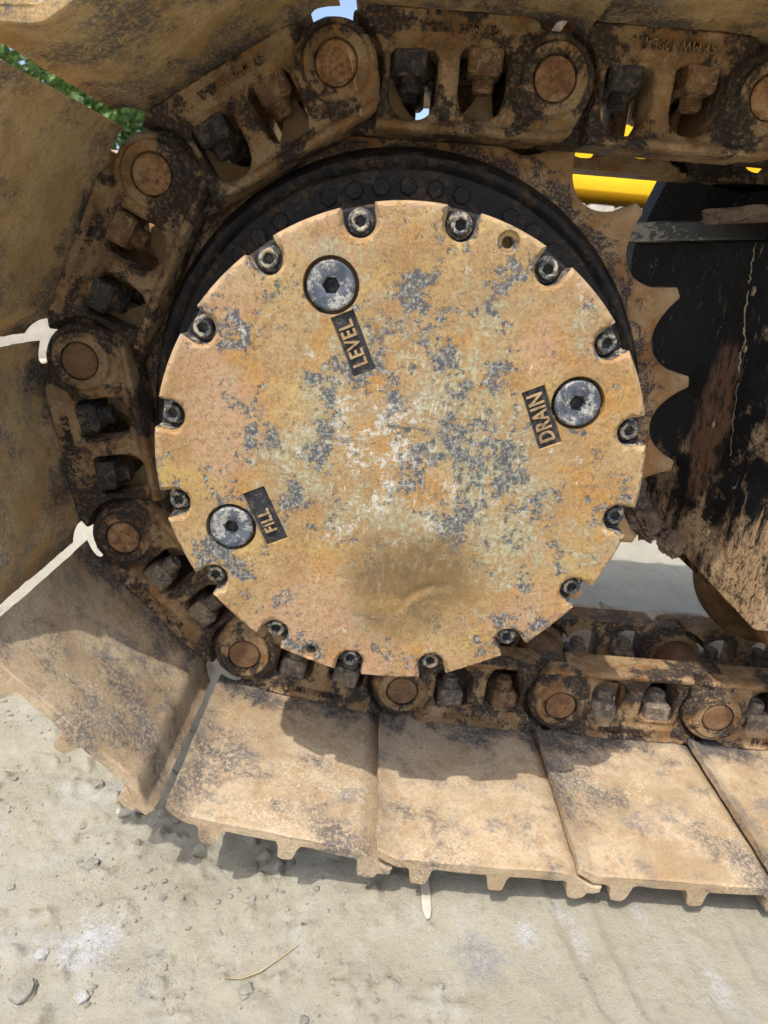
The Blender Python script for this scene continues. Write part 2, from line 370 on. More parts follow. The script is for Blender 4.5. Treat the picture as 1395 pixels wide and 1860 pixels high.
def sstep(a, b, x):
    t = np.clip((x - a) / (b - a), 0, 1); return t * t * (3 - 2 * t)
def in_poly(p, poly):
    x, y = p[:, 0], p[:, 1]; ins = np.zeros(len(p), bool); n = len(poly); j = n - 1
    for i in range(n):
        xi, yi = poly[i]; xj, yj = poly[j]
        c = ((yi > y) != (yj > y))
        with np.errstate(divide='ignore', invalid='ignore'):
            ins ^= c & (x < (xj - xi) * (y - yi) / (yj - yi) + xi)
        j = i
    return ins
def d_poly(p, polys):
    d = np.full(len(p), 1e9)
    for poly in polys:
        a = np.array(poly); b = np.roll(a, -1, 0)
        for i in range(len(a)):
            ab = b[i] - a[i]; L2 = ab @ ab
            if L2 < 1e-12: continue
            t = np.clip(((p - a[i]) @ ab) / L2, 0, 1)
            q = a[i] + t[:, None] * ab
            d = np.minimum(d, np.hypot(p[:, 0] - q[:, 0], p[:, 1] - q[:, 1]))
    return d
def resample(poly, step):
    out = []; n = len(poly)
    for i in range(n):
        a = np.array(poly[i], float); b = np.array(poly[(i + 1) % n], float); L = np.hypot(*(b - a)); k = max(1, int(round(L / step)))
        for q in range(k): out.append(tuple(a + (b - a) * q / k))
    return out
def inset(poly, dist):
    """loop moved inwards by dist (counter-clockwise loops; negative for the outside of a hole)"""
    a = np.array(poly); t = np.roll(a, -1, 0) - np.roll(a, 1, 0); t /= np.maximum(np.hypot(t[:, 0], t[:, 1]), 1e-9)[:, None]
    return [tuple(v) for v in a + np.c_[-t[:, 1], t[:, 0]] * dist]
def arc(cx, cy, r, a0, a1, n):
    return [(cx + r * math.cos(a0 + (a1 - a0) * i / n), cy + r * math.sin(a0 + (a1 - a0) * i / n)) for i in range(n + 1)]
def ccw(poly):
    a = np.array(poly); s = np.sum(a[:, 0] * np.roll(a[:, 1], -1) - np.roll(a[:, 0], -1) * a[:, 1]); return poly if s > 0 else poly[::-1]
def circle(cx, cy, r, n): return arc(cx, cy, r, 0, 2 * math.pi, n)[:-1]

def slab(name, outline, holes, extras, spacing, front, back, sharp=35, jitter=.25):
    """plan (u,v) in mm triangulated inside its outline; front(u,v,d) and back(u,v,d) give y in mm; closed by side walls"""
    outline = ccw(outline); holes = [ccw(h)[::-1] for h in holes]
    loops = [outline] + holes
    pts = [tuple(p) for l in loops for p in l]; edges = []; base = 0
    for l in loops:
        n = len(l); edges += [(base + i, base + (i + 1) % n) for i in range(n)]; base += n
    for l in extras:
        n = len(l); pts += [tuple(p) for p in l]; edges += [(base + i, base + (i + 1) % n) for i in range(n)]; base += n
    nl = sum(len(l) for l in loops)
    a = np.array(outline); lo = a.min(0); hi = a.max(0)
    gx, gy = np.meshgrid(np.arange(lo[0], hi[0], spacing), np.arange(lo[1], hi[1], spacing * .866))
    gx = gx + (np.arange(gx.shape[0]) % 2)[:, None] * spacing * .5
    g = np.c_[gx.ravel(), gy.ravel()] + rng.uniform(-jitter, jitter, (gx.size, 2)) * spacing
    ok = in_poly(g, outline)
    for h in holes: ok &= ~in_poly(g, h)
    g = g[ok]; g = g[d_poly(g, loops + extras) > spacing * .55]
    allp = pts + [tuple(v) for v in g]
    V, _, Fc, _, _, _ = delaunay_2d_cdt([Vector(p) for p in allp], edges, [], 0, 1e-6)
    V = np.array([tuple(v) for v in V]); Fc = [tuple(f) for f in Fc]
    cen = np.array([V[list(f)].mean(0) for f in Fc]); keep = in_poly(cen, outline)
    for h in holes: keep &= ~in_poly(cen, h)
    Fc = [f for f, k in zip(Fc, keep) if k]
    d = d_poly(V, loops)
    yf = front(V[:, 0], V[:, 1], d); yb = back(V[:, 0], V[:, 1], d)
    n = len(V)
    verts = np.r_[np.c_[V[:, 0], yf, V[:, 1]], np.c_[V[:, 0], yb, V[:, 1]]] * MM
    cnt = {}
    faces = []
    for f in Fc:
        p = V[list(f)]; ar = (p[1, 0] - p[0, 0]) * (p[2, 1] - p[0, 1]) - (p[2, 0] - p[0, 0]) * (p[1, 1] - p[0, 1])
        if ar < 0: f = f[::-1]
        faces.append(f); faces.append(tuple(i + n for i in f[::-1]))
        for i in range(len(f)): cnt[(f[i], f[(i + 1) % len(f)])] = 1
    for (i, j) in list(cnt):
        if (j, i) not in cnt: faces.append((j, i, i + n, j + n))
    return mesh_from(name, verts, faces, sharp)
def rnd_edge(d, r):
    t = np.clip(r - d, 0, r); return r - np.sqrt(np.maximum(r * r - t * t, 0))

def lathe(name, prof, n=48, hexr=None, sharp=35, cx=0, cz=0, wob=0):
    """closed turned body round the y axis; prof [(r,y)] in mm; radii in hexr become hexagon across-corner radii"""
    verts = []; faces = []
    for k, (r, y) in enumerate(prof):
        for i in range(n):
            a = 2 * math.pi * i / n; rr = r
            if hexr and k in hexr:
                s_ = (a % (math.pi / 3)) - math.pi / 6; rr = r * math.cos(math.pi / 6) / math.cos(s_)
            if wob and r > 0: rr += wob * mnoise.noise(Vector((math.cos(a) * 3, y * .05, math.sin(a) * 3)))
            verts.append(((cx + rr * math.cos(a)) * MM, y * MM, (cz + rr * math.sin(a)) * MM))
    for k in range(len(prof) - 1):
        for i in range(n):
            j = (i + 1) % n
            faces.append((k * n + i, (k + 1) * n + i, (k + 1) * n + j, k * n + j))
    faces.append(tuple(range(n))); faces.append(tuple(range((len(prof) - 1) * n, len(prof) * n))[::-1])
    bm = bmesh.new(); me = bpy.data.meshes.new('t'); me.from_pydata(verts, [], faces); bm.from_mesh(me); bpy.data.meshes.remove(me)
    bmesh.ops.remove_doubles(bm, verts=bm.verts[:], dist=1e-7)
    return bm_mesh(name, bm, sharp)

def box_bm(bm, x0, x1, y0, y1, z0, z1, bev=0.0, mat4=None):
    r = bmesh.ops.create_cube(bm, size=1.0); vs = r['verts']
    for v in vs: v.co = Vector(((x0 + x1) / 2 + v.co.x * (x1 - x0), (y0 + y1) / 2 + v.co.y * (y1 - y0), (z0 + z1) / 2 + v.co.z * (z1 - z0)))
    if bev:
        es = list({e for v in vs for e in v.link_edges})
        rb = bmesh.ops.bevel(bm, geom=es, offset=bev, segments=2, affect='EDGES', profile=.6); vs = list({v for f in rb['faces'] for v in f.verts} | {v for v in vs if v.is_valid})
    if mat4 is not None:
        for v in vs: v.co = mat4 @ v.co
    return vs
def tube_mesh(name, pts, radii, n=8):
    verts = []; faces = []; P = [Vector(p) for p in pts]
    for i, p in enumerate(P):
        t = (P[min(i + 1, len(P) - 1)] - P[max(i - 1, 0)]).normalized()
        a = t.orthogonal().normalized() if i == 0 else (a - t * a.dot(t)).normalized()
        b = t.cross(a)
        for k in range(n):
            q = 2 * math.pi * k / n; verts.append(p + (a * math.cos(q) + b * math.sin(q)) * radii[i])
    for i in range(len(P) - 1):
        for k in range(n):
            j = (k + 1) % n; faces.append((i * n + k, i * n + j, (i + 1) * n + j, (i + 1) * n + k))
    faces.append(tuple(range(n))[::-1]); faces.append(tuple(range((len(P) - 1) * n, len(P) * n)))
    return mesh_from(name, verts, faces, 60)
def rock_mesh(name, sx, sy, sz, seed, sub=3, amp=.35):
    bm = bmesh.new(); bmesh.ops.create_icosphere(bm, subdivisions=sub, radius=1.0)
    for v in bm.verts:
        n = v.co.normalized(); k = 1 + amp * mnoise.fractal(n * 1.6 + Vector((seed, seed * .7, 0)), 1.0, 2.0, 4)
        c = n * k; c = Vector((max(-.8, min(.8, c.x)), c.y, max(-.72, min(.72, c.z))))
        v.co = Vector((c.x * sx, c.y * sy, c.z * sz))
    return bm_mesh(name, bm, 50)
def text_mesh(name, body, size, ext, xscale=1.0):
    cu = bpy.data.curves.new(name, 'FONT'); cu.body = body; cu.size = size; cu.extrude = ext; cu.align_x = 'CENTER'; cu.align_y = 'CENTER'; cu.resolution_u = 3
    cu.offset = size * .02; cu.space_character = 1.08
    to = bpy.data.objects.new('tmp_text', cu); COL.objects.link(to)
    dg = bpy.context.evaluated_depsgraph_get(); ev = to.evaluated_get(dg); me = bpy.data.meshes.new_from_object(ev, depsgraph=dg)
    bpy.data.objects.remove(to); bpy.data.curves.remove(cu)
    for v in me.vertices: v.co.x *= xscale
    me.name = name
    return me

# ------------------------------------------------------------------ ground
def gbase(x):
    return np.interp(x, [-1.0, -.30, -.11, -.05, .06, .13, .25, .6, 1.5], [-.446, -.445, -.439, -.430, -.421, -.417, -.412, -.408, -.408])
def vnoise(x, y, seed):
    xi = np.floor(x).astype(np.int64); yi = np.floor(y).astype(np.int64); fx = x - xi; fy = y - yi
    def h(a, b):
        n = (a * 374761393 + b * 668265263 + seed * 974711) & 0x7fffffff
        n = ((n ^ (n >> 13)) * 1274126177) & 0x7fffffff
        return ((n ^ (n >> 16)) & 0xffff) / 65535.0
    ux = fx * fx * (3 - 2 * fx); uy = fy * fy * (3 - 2 * fy)
    return (h(xi, yi) * (1 - ux) + h(xi + 1, yi) * ux) * (1 - uy) + (h(xi, yi + 1) * (1 - ux) + h(xi + 1, yi + 1) * ux) * uy - .5
def fbm(x, y, f, o, seed, g=.5):
    s = 0; a = 1
    for k in range(o): s = s + a * vnoise(x * f, y * f, seed + k); f *= 2.03; a *= g
    return s
def seg_d(x, y, pl):
    d = np.full(x.shape, 1e9); sd = np.zeros(x.shape)
    for (ax, ay), (bx, by) in zip(pl[:-1], pl[1:]):
        ex, ey = bx - ax, by - ay; t = np.clip(((x - ax) * ex + (y - ay) * ey) / (ex * ex + ey * ey), 0, 1)
        q = np.hypot(x - ax - t * ex, y - ay - t * ey); sg = np.sign((x - ax) * ey - (y - ay) * ex)
        m_ = q < d; sd = np.where(m_, sg * q, sd); d = np.minimum(d, q)
    return sd
FURROWS = [([(.178, -.10), (.185, -.186), (.188, -.226), (.205, -.296), (.22, -.36)], .0032), ([(.214, -.12), (.222, -.188), (.225, -.221), (.236, -.284), (.25, -.36)], .0036),
           ([(.345, -.12), (.349, -.186), (.350, -.238), (.36, -.34)], .0022), ([(.290, -.12), (.293, -.186), (.296, -.261), (.31, -.34)], .0016)]
def gheight(x, y):
    near = sstep(-1.4, -.6, -np.hypot(x, y + .1))
    rough = 1 - sstep(-.02, .17, x + .03 * fbm(x, y, 9, 3, 5))
    z = gbase(x) + .010 * fbm(x, y, 3.2, 2, 71) * near
    z = z + near * (rough * (.0034 * fbm(x, y, 26, 6, 3, .68)) + (1 - rough) * .0018 * fbm(x, y * .5, 26, 6, 9, .66))
    lump = np.maximum(fbm(x, y, 60, 4, 33, .6), 0.26) - .26
    z = z + near * (.020 * rough + .003) * lump
    for pl, h in FURROWS:
        s = seg_d(x, y, pl) + .0035 * fbm(x, y, 60, 3, 12); z = z + h * np.where(s > 0, np.exp(-(s / .011) ** 2), np.exp(-(s / .0028) ** 2))
    return z
xs = np.concatenate([-np.geomspace(.62, 400, 46)[::-1], np.arange(-.6, .6001, .0036), np.geomspace(.62, 400, 46)])
ys = np.concatenate([-np.geomspace(.56, 400, 24)[::-1], np.arange(-.545, .12, .0036), np.arange(.125, .9, .012), np.geomspace(.93, 500, 52)])
GX, GY = np.meshgrid(xs, ys)
GZ = gheight(GX, GY)
nx, ny = len(xs), len(ys)
idx = np.arange(nx * ny).reshape(ny, nx)
gf = np.stack([idx[:-1, :-1], idx[:-1, 1:], idx[1:, 1:], idx[1:, :-1]], -1).reshape(-1, 4)
gm = bpy.data.meshes.new('ground')
gm.vertices.add(nx * ny); gm.vertices.foreach_set('co', np.stack([GX, GY, GZ], -1).astype(np.float32).ravel())
gm.loops.add(len(gf) * 4); gm.loops.foreach_set('vertex_index', gf.astype(np.int32).ravel())
gm.polygons.add(len(gf)); gm.polygons.foreach_set('loop_start', np.arange(0, len(gf) * 4, 4, dtype=np.int32)); gm.polygons.foreach_set('loop_total', np.full(len(gf), 4, np.int32))
gm.update(); gm.validate()
for p in gm.polygons: p.use_smooth = True
ground = obj('ground', gm, M['ground']); ground['kind'] = 'structure'
def gz1(x, y): return float(gheight(np.array([x]), np.array([y]))[0])

# ------------------------------------------------------------------ track segment parts (mm, u along the pitch from pin A to pin B, v outwards to the shoe)
PITCH = 190.0
def link_outline():
    P = [(1, -47.5)]
    P += [(196, -47.5), (206, -45), (213, -38), (218.5, -27)]
    P += arc(190, 0, 36, math.radians(-30), math.radians(62), 14)
    P += [(199, 36.5), (180, 38.5), (172, 44), (166, 46.3), (128, 47), (94, 46), (60, 47), (26, 46.3), (14, 42)]
    P += arc(0, 0, 36, math.radians(75), math.radians(255), 24) + [(-5, -44)]
    return resample(P, 2.2)
def window(u0, u1, top, bot, flip):
    m_ = (u0 + u1) / 2; w = (u1 - u0) / 2
    P = [(m_ - w + 4, bot), (m_ + w - 4, bot), (m_ + w, bot - 5), (m_ + w, -12)]
    sk = 5 if flip else -5
    P += [(m_ + (w) * math.cos(a) ** .8 if a < math.pi / 2 else m_ - w * abs(math.cos(a)) ** .8, -12 + (top + 12) * math.sin(a) ** .9) for a in np.linspace(.12, math.pi - .12, 16)]
    P += [(m_ - w, -12), (m_ - w, bot - 5)]
    return resample(P, 2.0)
LO = link_outline(); WA = window(46.5, 89.5, -37.0, 18.0, False); WB = window(107.5, 150.5, -33.0, 22.0, True)
def link_front(u, v, d):
    rB = np.hypot(u - 190, v); rA = np.hypot(u, v)
    y = np.full(u.shape, 13.0)
    rail = 1 - sstep(-42, -34, v); y = y + (4.0 - y) * rail
    y = y + (9.5 - y) * sstep(25, 29, v) * (1 - sstep(160, 172, u))
    fl = sstep(41.0, 45.5, v); y = y - 3.0 * fl
    eB = 1 - sstep(34.5, 41, rB); y = y + (np.minimum(y, 5.5) - y) * eB
    bo = 1 - sstep(27.5, 30.5, rB); y = y + (1.2 - y) * bo
    y = y + 5.0 * (1 - sstep(18.7, 19.3, rB))
    dw = d_poly(np.c_[u, v], [WA, WB]); y = y - 1.6 * (1 - sstep(1.5, 6.5, dw)) * (1 - rail)
    st = np.maximum(1 - sstep(39.5, 42.0, rA), (1 - sstep(34.5, 37.0, u)) * (1 - sstep(-22, -18, v)))
    y = y + (24.6 - y) * st
    wob = np.array([mnoise.noise(Vector((a * .05, b * .05, 3.3))) + .5 * mnoise.noise(Vector((a * .17, b * .17, 8.3))) for a, b in zip(u, v)])
    return y + rnd_edge(d, 3.2) * .9 + wob * .55
def link_back(u, v, d):
    rB = np.hypot(u - 190, v)
    st = np.maximum(1 - sstep(42.0, 43.5, rB), sstep(183, 185, u) * (1 - sstep(-27, -25, v)))
    return 46.0 + (23.2 - 46.0) * st
link_me = slab('track_link', LO, [WA, WB], [circle(190, 0, 18.7, 48), circle(190, 0, 19.4, 48), circle(190, 0, 27.5, 60), circle(190, 0, 30.5, 64)], 2.6, link_front, link_back, 40)
far_link_me = link_me.copy()
for v in far_link_me.vertices: v.co.y = .180 - v.co.y
far_link_me.flip_normals()
far_link_me.name = 'far_track_link'
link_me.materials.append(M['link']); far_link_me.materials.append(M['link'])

pin_me = lathe('pin', [(0, 1.2), (8, 0.9), (16.2, 1.0), (17.4, 2.2), (17.4, 178), (16, 179.2), (0, 179.2)], 48, cx=190); pin_me.materials.append(M['pin'])
bush_me = lathe('bushing', [(24, 46.6), (28.5, 48), (28.8, 90), (28.5, 132), (24, 133.4), (0, 133.4)][::1], 40, cx=0); bush_me.materials.append(M['pin'])

def nut_mesh(cu, yc, v1):
    bm = bmesh.new(); h = 20.0; w = 15.2
    # square nut: base at v1, chamfered upper edge
    rings = [(0, w), (-h + 3.5, w), (-h, w - 3.2)]
    vs = []
    n = 32
    for (dv, ww) in rings:
        ring = []
        for i in range(n):
            a = 2 * math.pi * (i + .5) / n; c, s_ = math.cos(a), math.sin(a); k = ww / max(abs(c), abs(s_)); k = min(k, ww * 1.30)
            ring.append(bm.verts.new(((cu + c * k) * MM, (yc + s_ * k) * MM, (v1 + dv) * MM)))
        vs.append(ring)
    for a, b in zip(vs[:-1], vs[1:]):
        for i in range(n): bm.faces.new((a[i], a[(i + 1) % n], b[(i + 1) % n], b[i]))
    bm.faces.new(vs[0][::-1]); bm.faces.new(vs[-1])
    return bm_mesh('nut', bm, 35)
def stub_mesh(cu, yc, v1):
    bm = bmesh.new(); n = 24; prof = [(9.6, -18.5)]; v = -19.8; k = 0
    while v > -29.5: prof += [(9.9, v), (8.9, v - .8)]; v -= 1.6
    prof += [(9.0, v), (7.2, v - 1.6), (5.8, v - 1.6), (4.6, v - .6), (0.2, v - .4)]
    vs = []
    for r, dv in prof:
        vs.append([bm.verts.new(((cu + r * math.cos(2 * math.pi * i / n)) * MM, (yc + r * math.sin(2 * math.pi * i / n)) * MM, (v1 + dv) * MM)) for i in range(n)])
    for a, b in zip(vs[:-1], vs[1:]):
        for i in range(n): bm.faces.new((a[i], a[(i + 1) % n], b[(i + 1) % n], b[i]))
    bm.faces.new(vs[0][::-1]); bm.faces.new(vs[-1])
    return bm_mesh('bolt_end', bm, 40)
NUTS = []
for cu, v1 in ((65.5, 18.4), (131.0, 22.4)):
    for yc in (29.0, 151.0):
        NUTS.append((nut_mesh(cu, yc, v1), stub_mesh(cu, yc, v1), cu, yc))

# shoe: profile loop along u, lofted along y
US_IN = [-3, 2, 8, 14, 20, 26, 31, 35, 39, 44, 56, 70, 85, 100, 115, 130, 145, 160, 172, 182, 189, 194, 199, 203, 207, 210.5, 213]
US_OUT = [213, 211.5, 209, 205, 198, 191, 184, 180.5, 178.5, 176.5, 175, 173, 170, 167, 165, 163.5, 161.5, 159, 154, 140, 126, 114, 108.5, 106, 104, 102.3, 100, 97, 94, 91.7, 90, 88, 85.5, 80, 66, 52, 42, 34, 31, 29, 27, 25, 23, 20, 17, 14.5, 13, 11.5, 9, 4, 0, -3]
def v_in(u):
    v = 46.5 + 14.0 * sstep(36, 2, u) * 1.0 - 9.0 * np.clip((u - 193) / 20, 0, 1) ** 1.15
    return v
def v_out(u):
    th_ = 11.5 - 3.0 * sstep(198, 213, u) - 3.0 * sstep(12, -3, u)
    v = v_in(u) + th_
    for c, wt, wb, hh in ((170, 7.2, 11.6, 77.5), (97, 6.2, 10.4, 77.0), (20, 7.4, 11.6, 78.0)):
        t = 1 - sstep(wt, wb, np.abs(u - c)); top = hh - 1.6 * np.clip(np.abs(u - c) / wt, 0, 1) ** 2
        v = np.maximum(v, v + (top - v) * t)
    return v
def shoe_mesh(seed):
    r2 = np.random.default_rng(seed)
    ystat = np.concatenate([[-195, -194.2, -192.8], np.arange(-190, 4, 5.0), np.arange(5, 24, 1.5), np.arange(27, 155, 8.0), np.arange(156, 175, 1.5), np.arange(178, 374, 8.0), [374.2, 375]])
    uin = np.array(US_IN, float); uout = np.array(US_OUT, float)
    verts = []; nring = len(uin) + len(uout)
    for k, y in enumerate(ystat):
        yy = min(abs(y - 10.0), abs(y - 170.0)) if True else 0
        # notch in the lip between the chain sides, rounded corners
        if 10 < y < 170:
            q = min(y - 10, 170 - y); clip = 213 - 24 * math.sqrt(max(0, 1 - max(0, 1 - q / 12.0) ** 2))
            lo = -3 + 16 * min(1, q / 14.0)
        else: clip = 213.5; lo = -3.5
        ui = np.clip(uin, lo, clip); uo = np.clip(uout, lo, clip)
        vi = v_in(ui); vo = v_out(uo)
        yj = y
        inset_ = 1.3 if k in (0, len(ystat) - 1) else (.45 if k in (1, len(ystat) - 2) else 0)
        U = np.r_[ui, uo]; V = np.r_[vi + inset_, vo - inset_]
        if inset_: U = np.clip(U, -3 + inset_, 213 - inset_)
        for u, v in zip(U, V):
            n1 = mnoise.noise(Vector((u * .018, y * .012, seed * 3.1))); n2 = mnoise.noise(Vector((u * .09, y * .07, seed * 1.7)))
            dv = 1.0 * n1 + .5 * n2 + .18 * mnoise.noise(Vector((u * .3, y * .2, seed * 4.7)))
            de = 0
            if k < 3: de = 1.6 * mnoise.noise(Vector((u * .12, seed, v * .12))) + .7 * mnoise.noise(Vector((u * .4, seed, v * .4)))
            du = 0
            if u > 208 or u < 4: du = 1.0 * mnoise.noise(Vector((y * .06, seed * 2.2, 1.1))) + .5 * mnoise.noise(Vector((y * .25, seed * 2.2, 4.1)))
            verts.append(((u + du) * MM, (yj + de) * MM, (v + dv) * MM))
    faces = []
    for k in range(len(ystat) - 1):
        for i in range(nring):
            j = (i + 1) % nring; faces.append((k * nring + i, k * nring + j, (k + 1) * nring + j, (k + 1) * nring + i))
    faces.append(tuple(range(nring))[::-1]); faces.append(tuple(range((len(ystat) - 1) * nring, len(ystat) * nring)))
    me = bpy.data.meshes.new('track_shoe'); me.from_pydata(verts, [], faces); me.update()
    bm = bmesh.new(); bm.from_mesh(me)
    bmesh.ops.recalc_face_normals(bm, faces=bm.faces[:]); bm.to_mesh(me); bm.free()
    finish_mesh(me, 32); me.materials.append(M['shoe'])
    return me
SHOES = [shoe_mesh(s) for s in (1, 2, 3)]

lt = text_mesh('cast_lettering', 'SY.MW 190B-R', 10.5, 1.1, .92)
for v in lt.vertices:
    x_, y_, z_ = v.co; v.co = Vector(((103 - x_) * MM, (8.1 - z_) * MM, (34.0 - y_) * MM))
lt.update(); lt.materials.append(M['link'])

PINS = {1: (-81.8, 311.7), 2: (-243.2, 211.5), 3: (-320.1, 37.7), 4: (-285.7, -149.1), 5: (-152.1, -284.2), 0: (108.1, 315.8), 6: (35.1, -316.7), 7: (225.1, -320.5), 8: (415.1, -320.5)}
PINS[-1] = (298.0, 317.5); PINS[-2] = (488, 318.5); PINS[-3] = (678, 318.5); PINS[-4] = (868, 318.5)
PINS[9] = (605.1, -320.5); PINS[10] = (795.1, -320.5)
SEG = [  # A, B, label, nut materials (window A, window B), shoe variant
    (1, 0, 'track segment level over the top of the sprocket, first one left of its rightmost pin', ('nut_black', 'nut_rust'), 0),
    (0, -1, 'track segment in the upper right corner of the photo, cut by the right edge', ('nut_black', 'nut_rust'), 1),
    (-1, -2, 'track segment of the upper run beyond the right edge of the photo', ('nut_black', 'nut_rust'), 2),
    (-2, -3, 'track segment of the upper run second beyond the right edge', ('nut_rust', 'nut_rust'), 0),
    (-3, -4, 'track segment of the upper run third beyond the right edge', ('nut_rust', 'nut_black'), 1),
    (2, 1, 'track segment sloping up at the upper left, its shoe underside filling the top left', ('nut_black', 'nut_rust'), 2),
    (3, 2, 'steep track segment left of the LEVEL plug, its shoe bordering the green gap', ('nut_black', 'nut_rust'), 1),
    (4, 3, 'nearly upright track segment at the left edge of the chain, left of the FILL plug', ('nut_black', 'nut_black'), 0),
    (5, 4, 'track segment turning under at the lower left, its shoe tilted with corner over bare ground', ('nut_rust', 'nut_rust'), 2),
    (6, 5, 'leftmost of the flat lower track segments, big shoe lifted clear of its ground shadow', ('nut_black', 'nut_rust'), 1),
    (7, 6, 'lower track segment right below the disc, whose shoe is half in the disc shadow', ('nut_black', 'nut_rust'), 0),
    (8, 7, 'lower track segment right of the disc with two bright nuts showing in its windows', ('nut_black', 'nut_rust'), 2),
    (9, 8, 'lower track segment cut by the right edge of the photo', ('nut_rust', 'nut_black'), 1),
    (10, 9, 'track segment of the lower run beyond the right edge', ('nut_rust', 'nut_black'), 0),
]
proto = {}
for A, B, lab, nm, sv in SEG:
    a = Vector((PINS[A][0], 0, PINS[A][1])); b = Vector((PINS[B][0], 0, PINS[B][1])); e = b - a; phi = math.atan2(e.z, e.x)
    seg = empty('track_segment', a * MM, lab, 'track segment', 'segments of the crawler track', -phi)
    new = {}
    if not proto:
        proto['shoe'] = obj('track_shoe', SHOES[0], None, seg); proto['link'] = obj('track_link', link_me, None, seg)
        proto['far'] = obj('track_link', far_link_me, None, seg); proto['pin'] = obj('track_pin', pin_me, None, seg); proto['bush'] = obj('bushing', bush_me, None, seg)
        proto['let'] = obj('cast_lettering', lt, None, proto['link'])
        sh, lk = proto['shoe'], proto['link']
    else:
        for k in ('shoe', 'link', 'far', 'pin', 'bush', 'let'):
            o = proto[k].copy(); COL.objects.link(o); o.parent = new['link'] if k == 'let' else seg; new[k] = o
        new['shoe'].data = SHOES[sv]
    so = (new or proto)['shoe']
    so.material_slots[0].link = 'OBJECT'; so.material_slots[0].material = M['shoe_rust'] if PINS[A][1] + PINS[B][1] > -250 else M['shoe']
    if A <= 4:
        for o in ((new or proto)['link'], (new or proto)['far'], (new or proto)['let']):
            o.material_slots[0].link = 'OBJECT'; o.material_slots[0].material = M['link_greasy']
    if PINS[A][1] < -200: nm = ('nut_lit_worn', 'nut_lit_worn') if A != 7 else ('nut_rust', 'nut_lit_worn')
    for i, (nme, sme, cu, yc) in enumerate(NUTS):
        mt = M[nm[0] if cu < 100 else nm[1]]
        n_ = bpy.data.objects.new('nut', nme); COL.objects.link(n_); n_.parent = seg
        s_ = bpy.data.objects.new('bolt_end', sme); COL.objects.link(s_); s_.parent = n_
        for o in (n_, s_):
            if not o.data.materials: o.data.materials.append(mt)
            o.material_slots[0].link = 'OBJECT'; o.material_slots[0].material = mt
        if random.random() < 1:
            c_ = Vector((cu, yc, 0)) * MM; an = math.radians(random.uniform(-14, 14))
            n_.matrix_local = Matrix.Translation(c_) @ Matrix.Rotation(an, 4, 'Z') @ Matrix.Translation(-c_)

# ------------------------------------------------------------------ drive sprocket with its hub, cover plate, bolts and plugs
spr = empty('drive_sprocket', (0, 0, 0), 'drive sprocket with ochre teeth, black hub and big worn round cover plate', 'sprocket')
tp0 = math.radians(45.5); st_ = 2 * math.pi / 21
half = [(0, 281.5), (8, 282.8), (15.5, 286.0), (22.5, 291), (28.2, 297), (32.6, 303), (36.2, 309), (39.0, 314.5), (40.6, 318), (42.0, 320.2), (44.2, 321.2)]
GO = []
for k in range(21):
    gc = tp0 - st_ / 2 + k * st_
    for t, r in [(-t, r) for t, r in half[::-1]] + half[1:]:
        a = gc + t / r; GO.append((r * math.cos(a), r * math.sin(a)))
hole = circle(0, 0, 250, 120)
def tooth_front(u, v, d):
    r = np.hypot(u, v); y = 60 + rnd_edge(d, 5) * .7 + 4.0 * sstep(294, 318, r)
    return y + .5 * np.array([mnoise.noise(Vector((a * .04, b * .04, 1))) for a, b in zip(u, v)])
tooth_me = slab('toothed_ring', GO, [hole], [], 5.0, tooth_front, lambda u, v, d: 110 - rnd_edge(d, 4) * .7, 38)
obj('toothed_ring', tooth_me, M['sprocket'], spr)
hub_prof = [(0, -138), (193, -138), (195.5, -136), (195.5, -122), (191, -119), (192, -60), (195, -6), (198, 10), (204, 17), (209, 19.5), (237.5, 21.5), (239.5, 23), (241, 25.2), (242.5, 23.5), (245, 22), (250, 23.5), (253.5, 27.5), (258, 48), (261.5, 57), (263.5, 61), (263.5, 128), (120, 150), (0, 150)]
obj('hub', lathe('hub', hub_prof, 128, sharp=30), M['black'], spr)
hb_me = lathe('hub_bolt', [(0, 17.6), (7.4, 17.4), (8.6, 18.4), (8.8, 21.4), (8.6, 26), (0, 26)], 24, {1: 1, 2: 1, 3: 1}, 30)
hb_me.materials.append(M['black'])
for k, adeg in enumerate([53, 60, 66.5, 79.5, 86, 92.5, 99, 105.5, 112, 125, 131.5, 138, 144.5, 157, 163.5]):
    o = bpy.data.objects.new('hub_bolt', hb_me); COL.objects.link(o); o.parent = spr
    o.location = Vector((223.5 * math.cos(math.radians(adeg)), 0, 223.5 * math.sin(math.radians(adeg)))) * MM
    o.rotation_euler = (0, k * .7, 0)

# cover plate
PB = 1.81571; RB = 184.55
bang = [PB - k * 2 * math.pi / 16 for k in range(16)]
CO = []
NW = 11.8
for k in range(16):
    th = PB + k * 2 * math.pi / 16
    t = np.array([-math.sin(th), math.cos(th)]); r_ = np.array([math.cos(th), math.sin(th)]); c_ = r_ * RB
    Rk = 195.2; dl = math.asin((NW + .6) / Rk)
    p = [r_ * (Rk * math.cos(dl)) - t * (NW + .6), c_ - t * NW + r_ * 5]
    for i in range(0, 19):
        a = math.pi * i / 18; p.append(c_ - t * NW * math.cos(a) - r_ * NW * math.sin(a))
    p += [c_ + t * NW + r_ * 5, r_ * (Rk * math.cos(dl)) + t * (NW + .6)]
    CO += [tuple(v) for v in p]
    a0 = th + dl; a1 = th + 2 * math.pi / 16 - dl
    for i in range(1, 20):
        a = a0 + (a1 - a0) * i / 20; q = math.sin(math.pi * i / 20)
        low_ = max(0.0, -math.sin(a)); rr = Rk - 1.2 * low_ * q
        CO.append((rr * math.cos(a), rr * math.sin(a)))
PLUGS = {'LEVEL': (-62.5, 133.8), 'FILL': (-133.6, -62.0), 'DRAIN': (131.9, 64.0)}
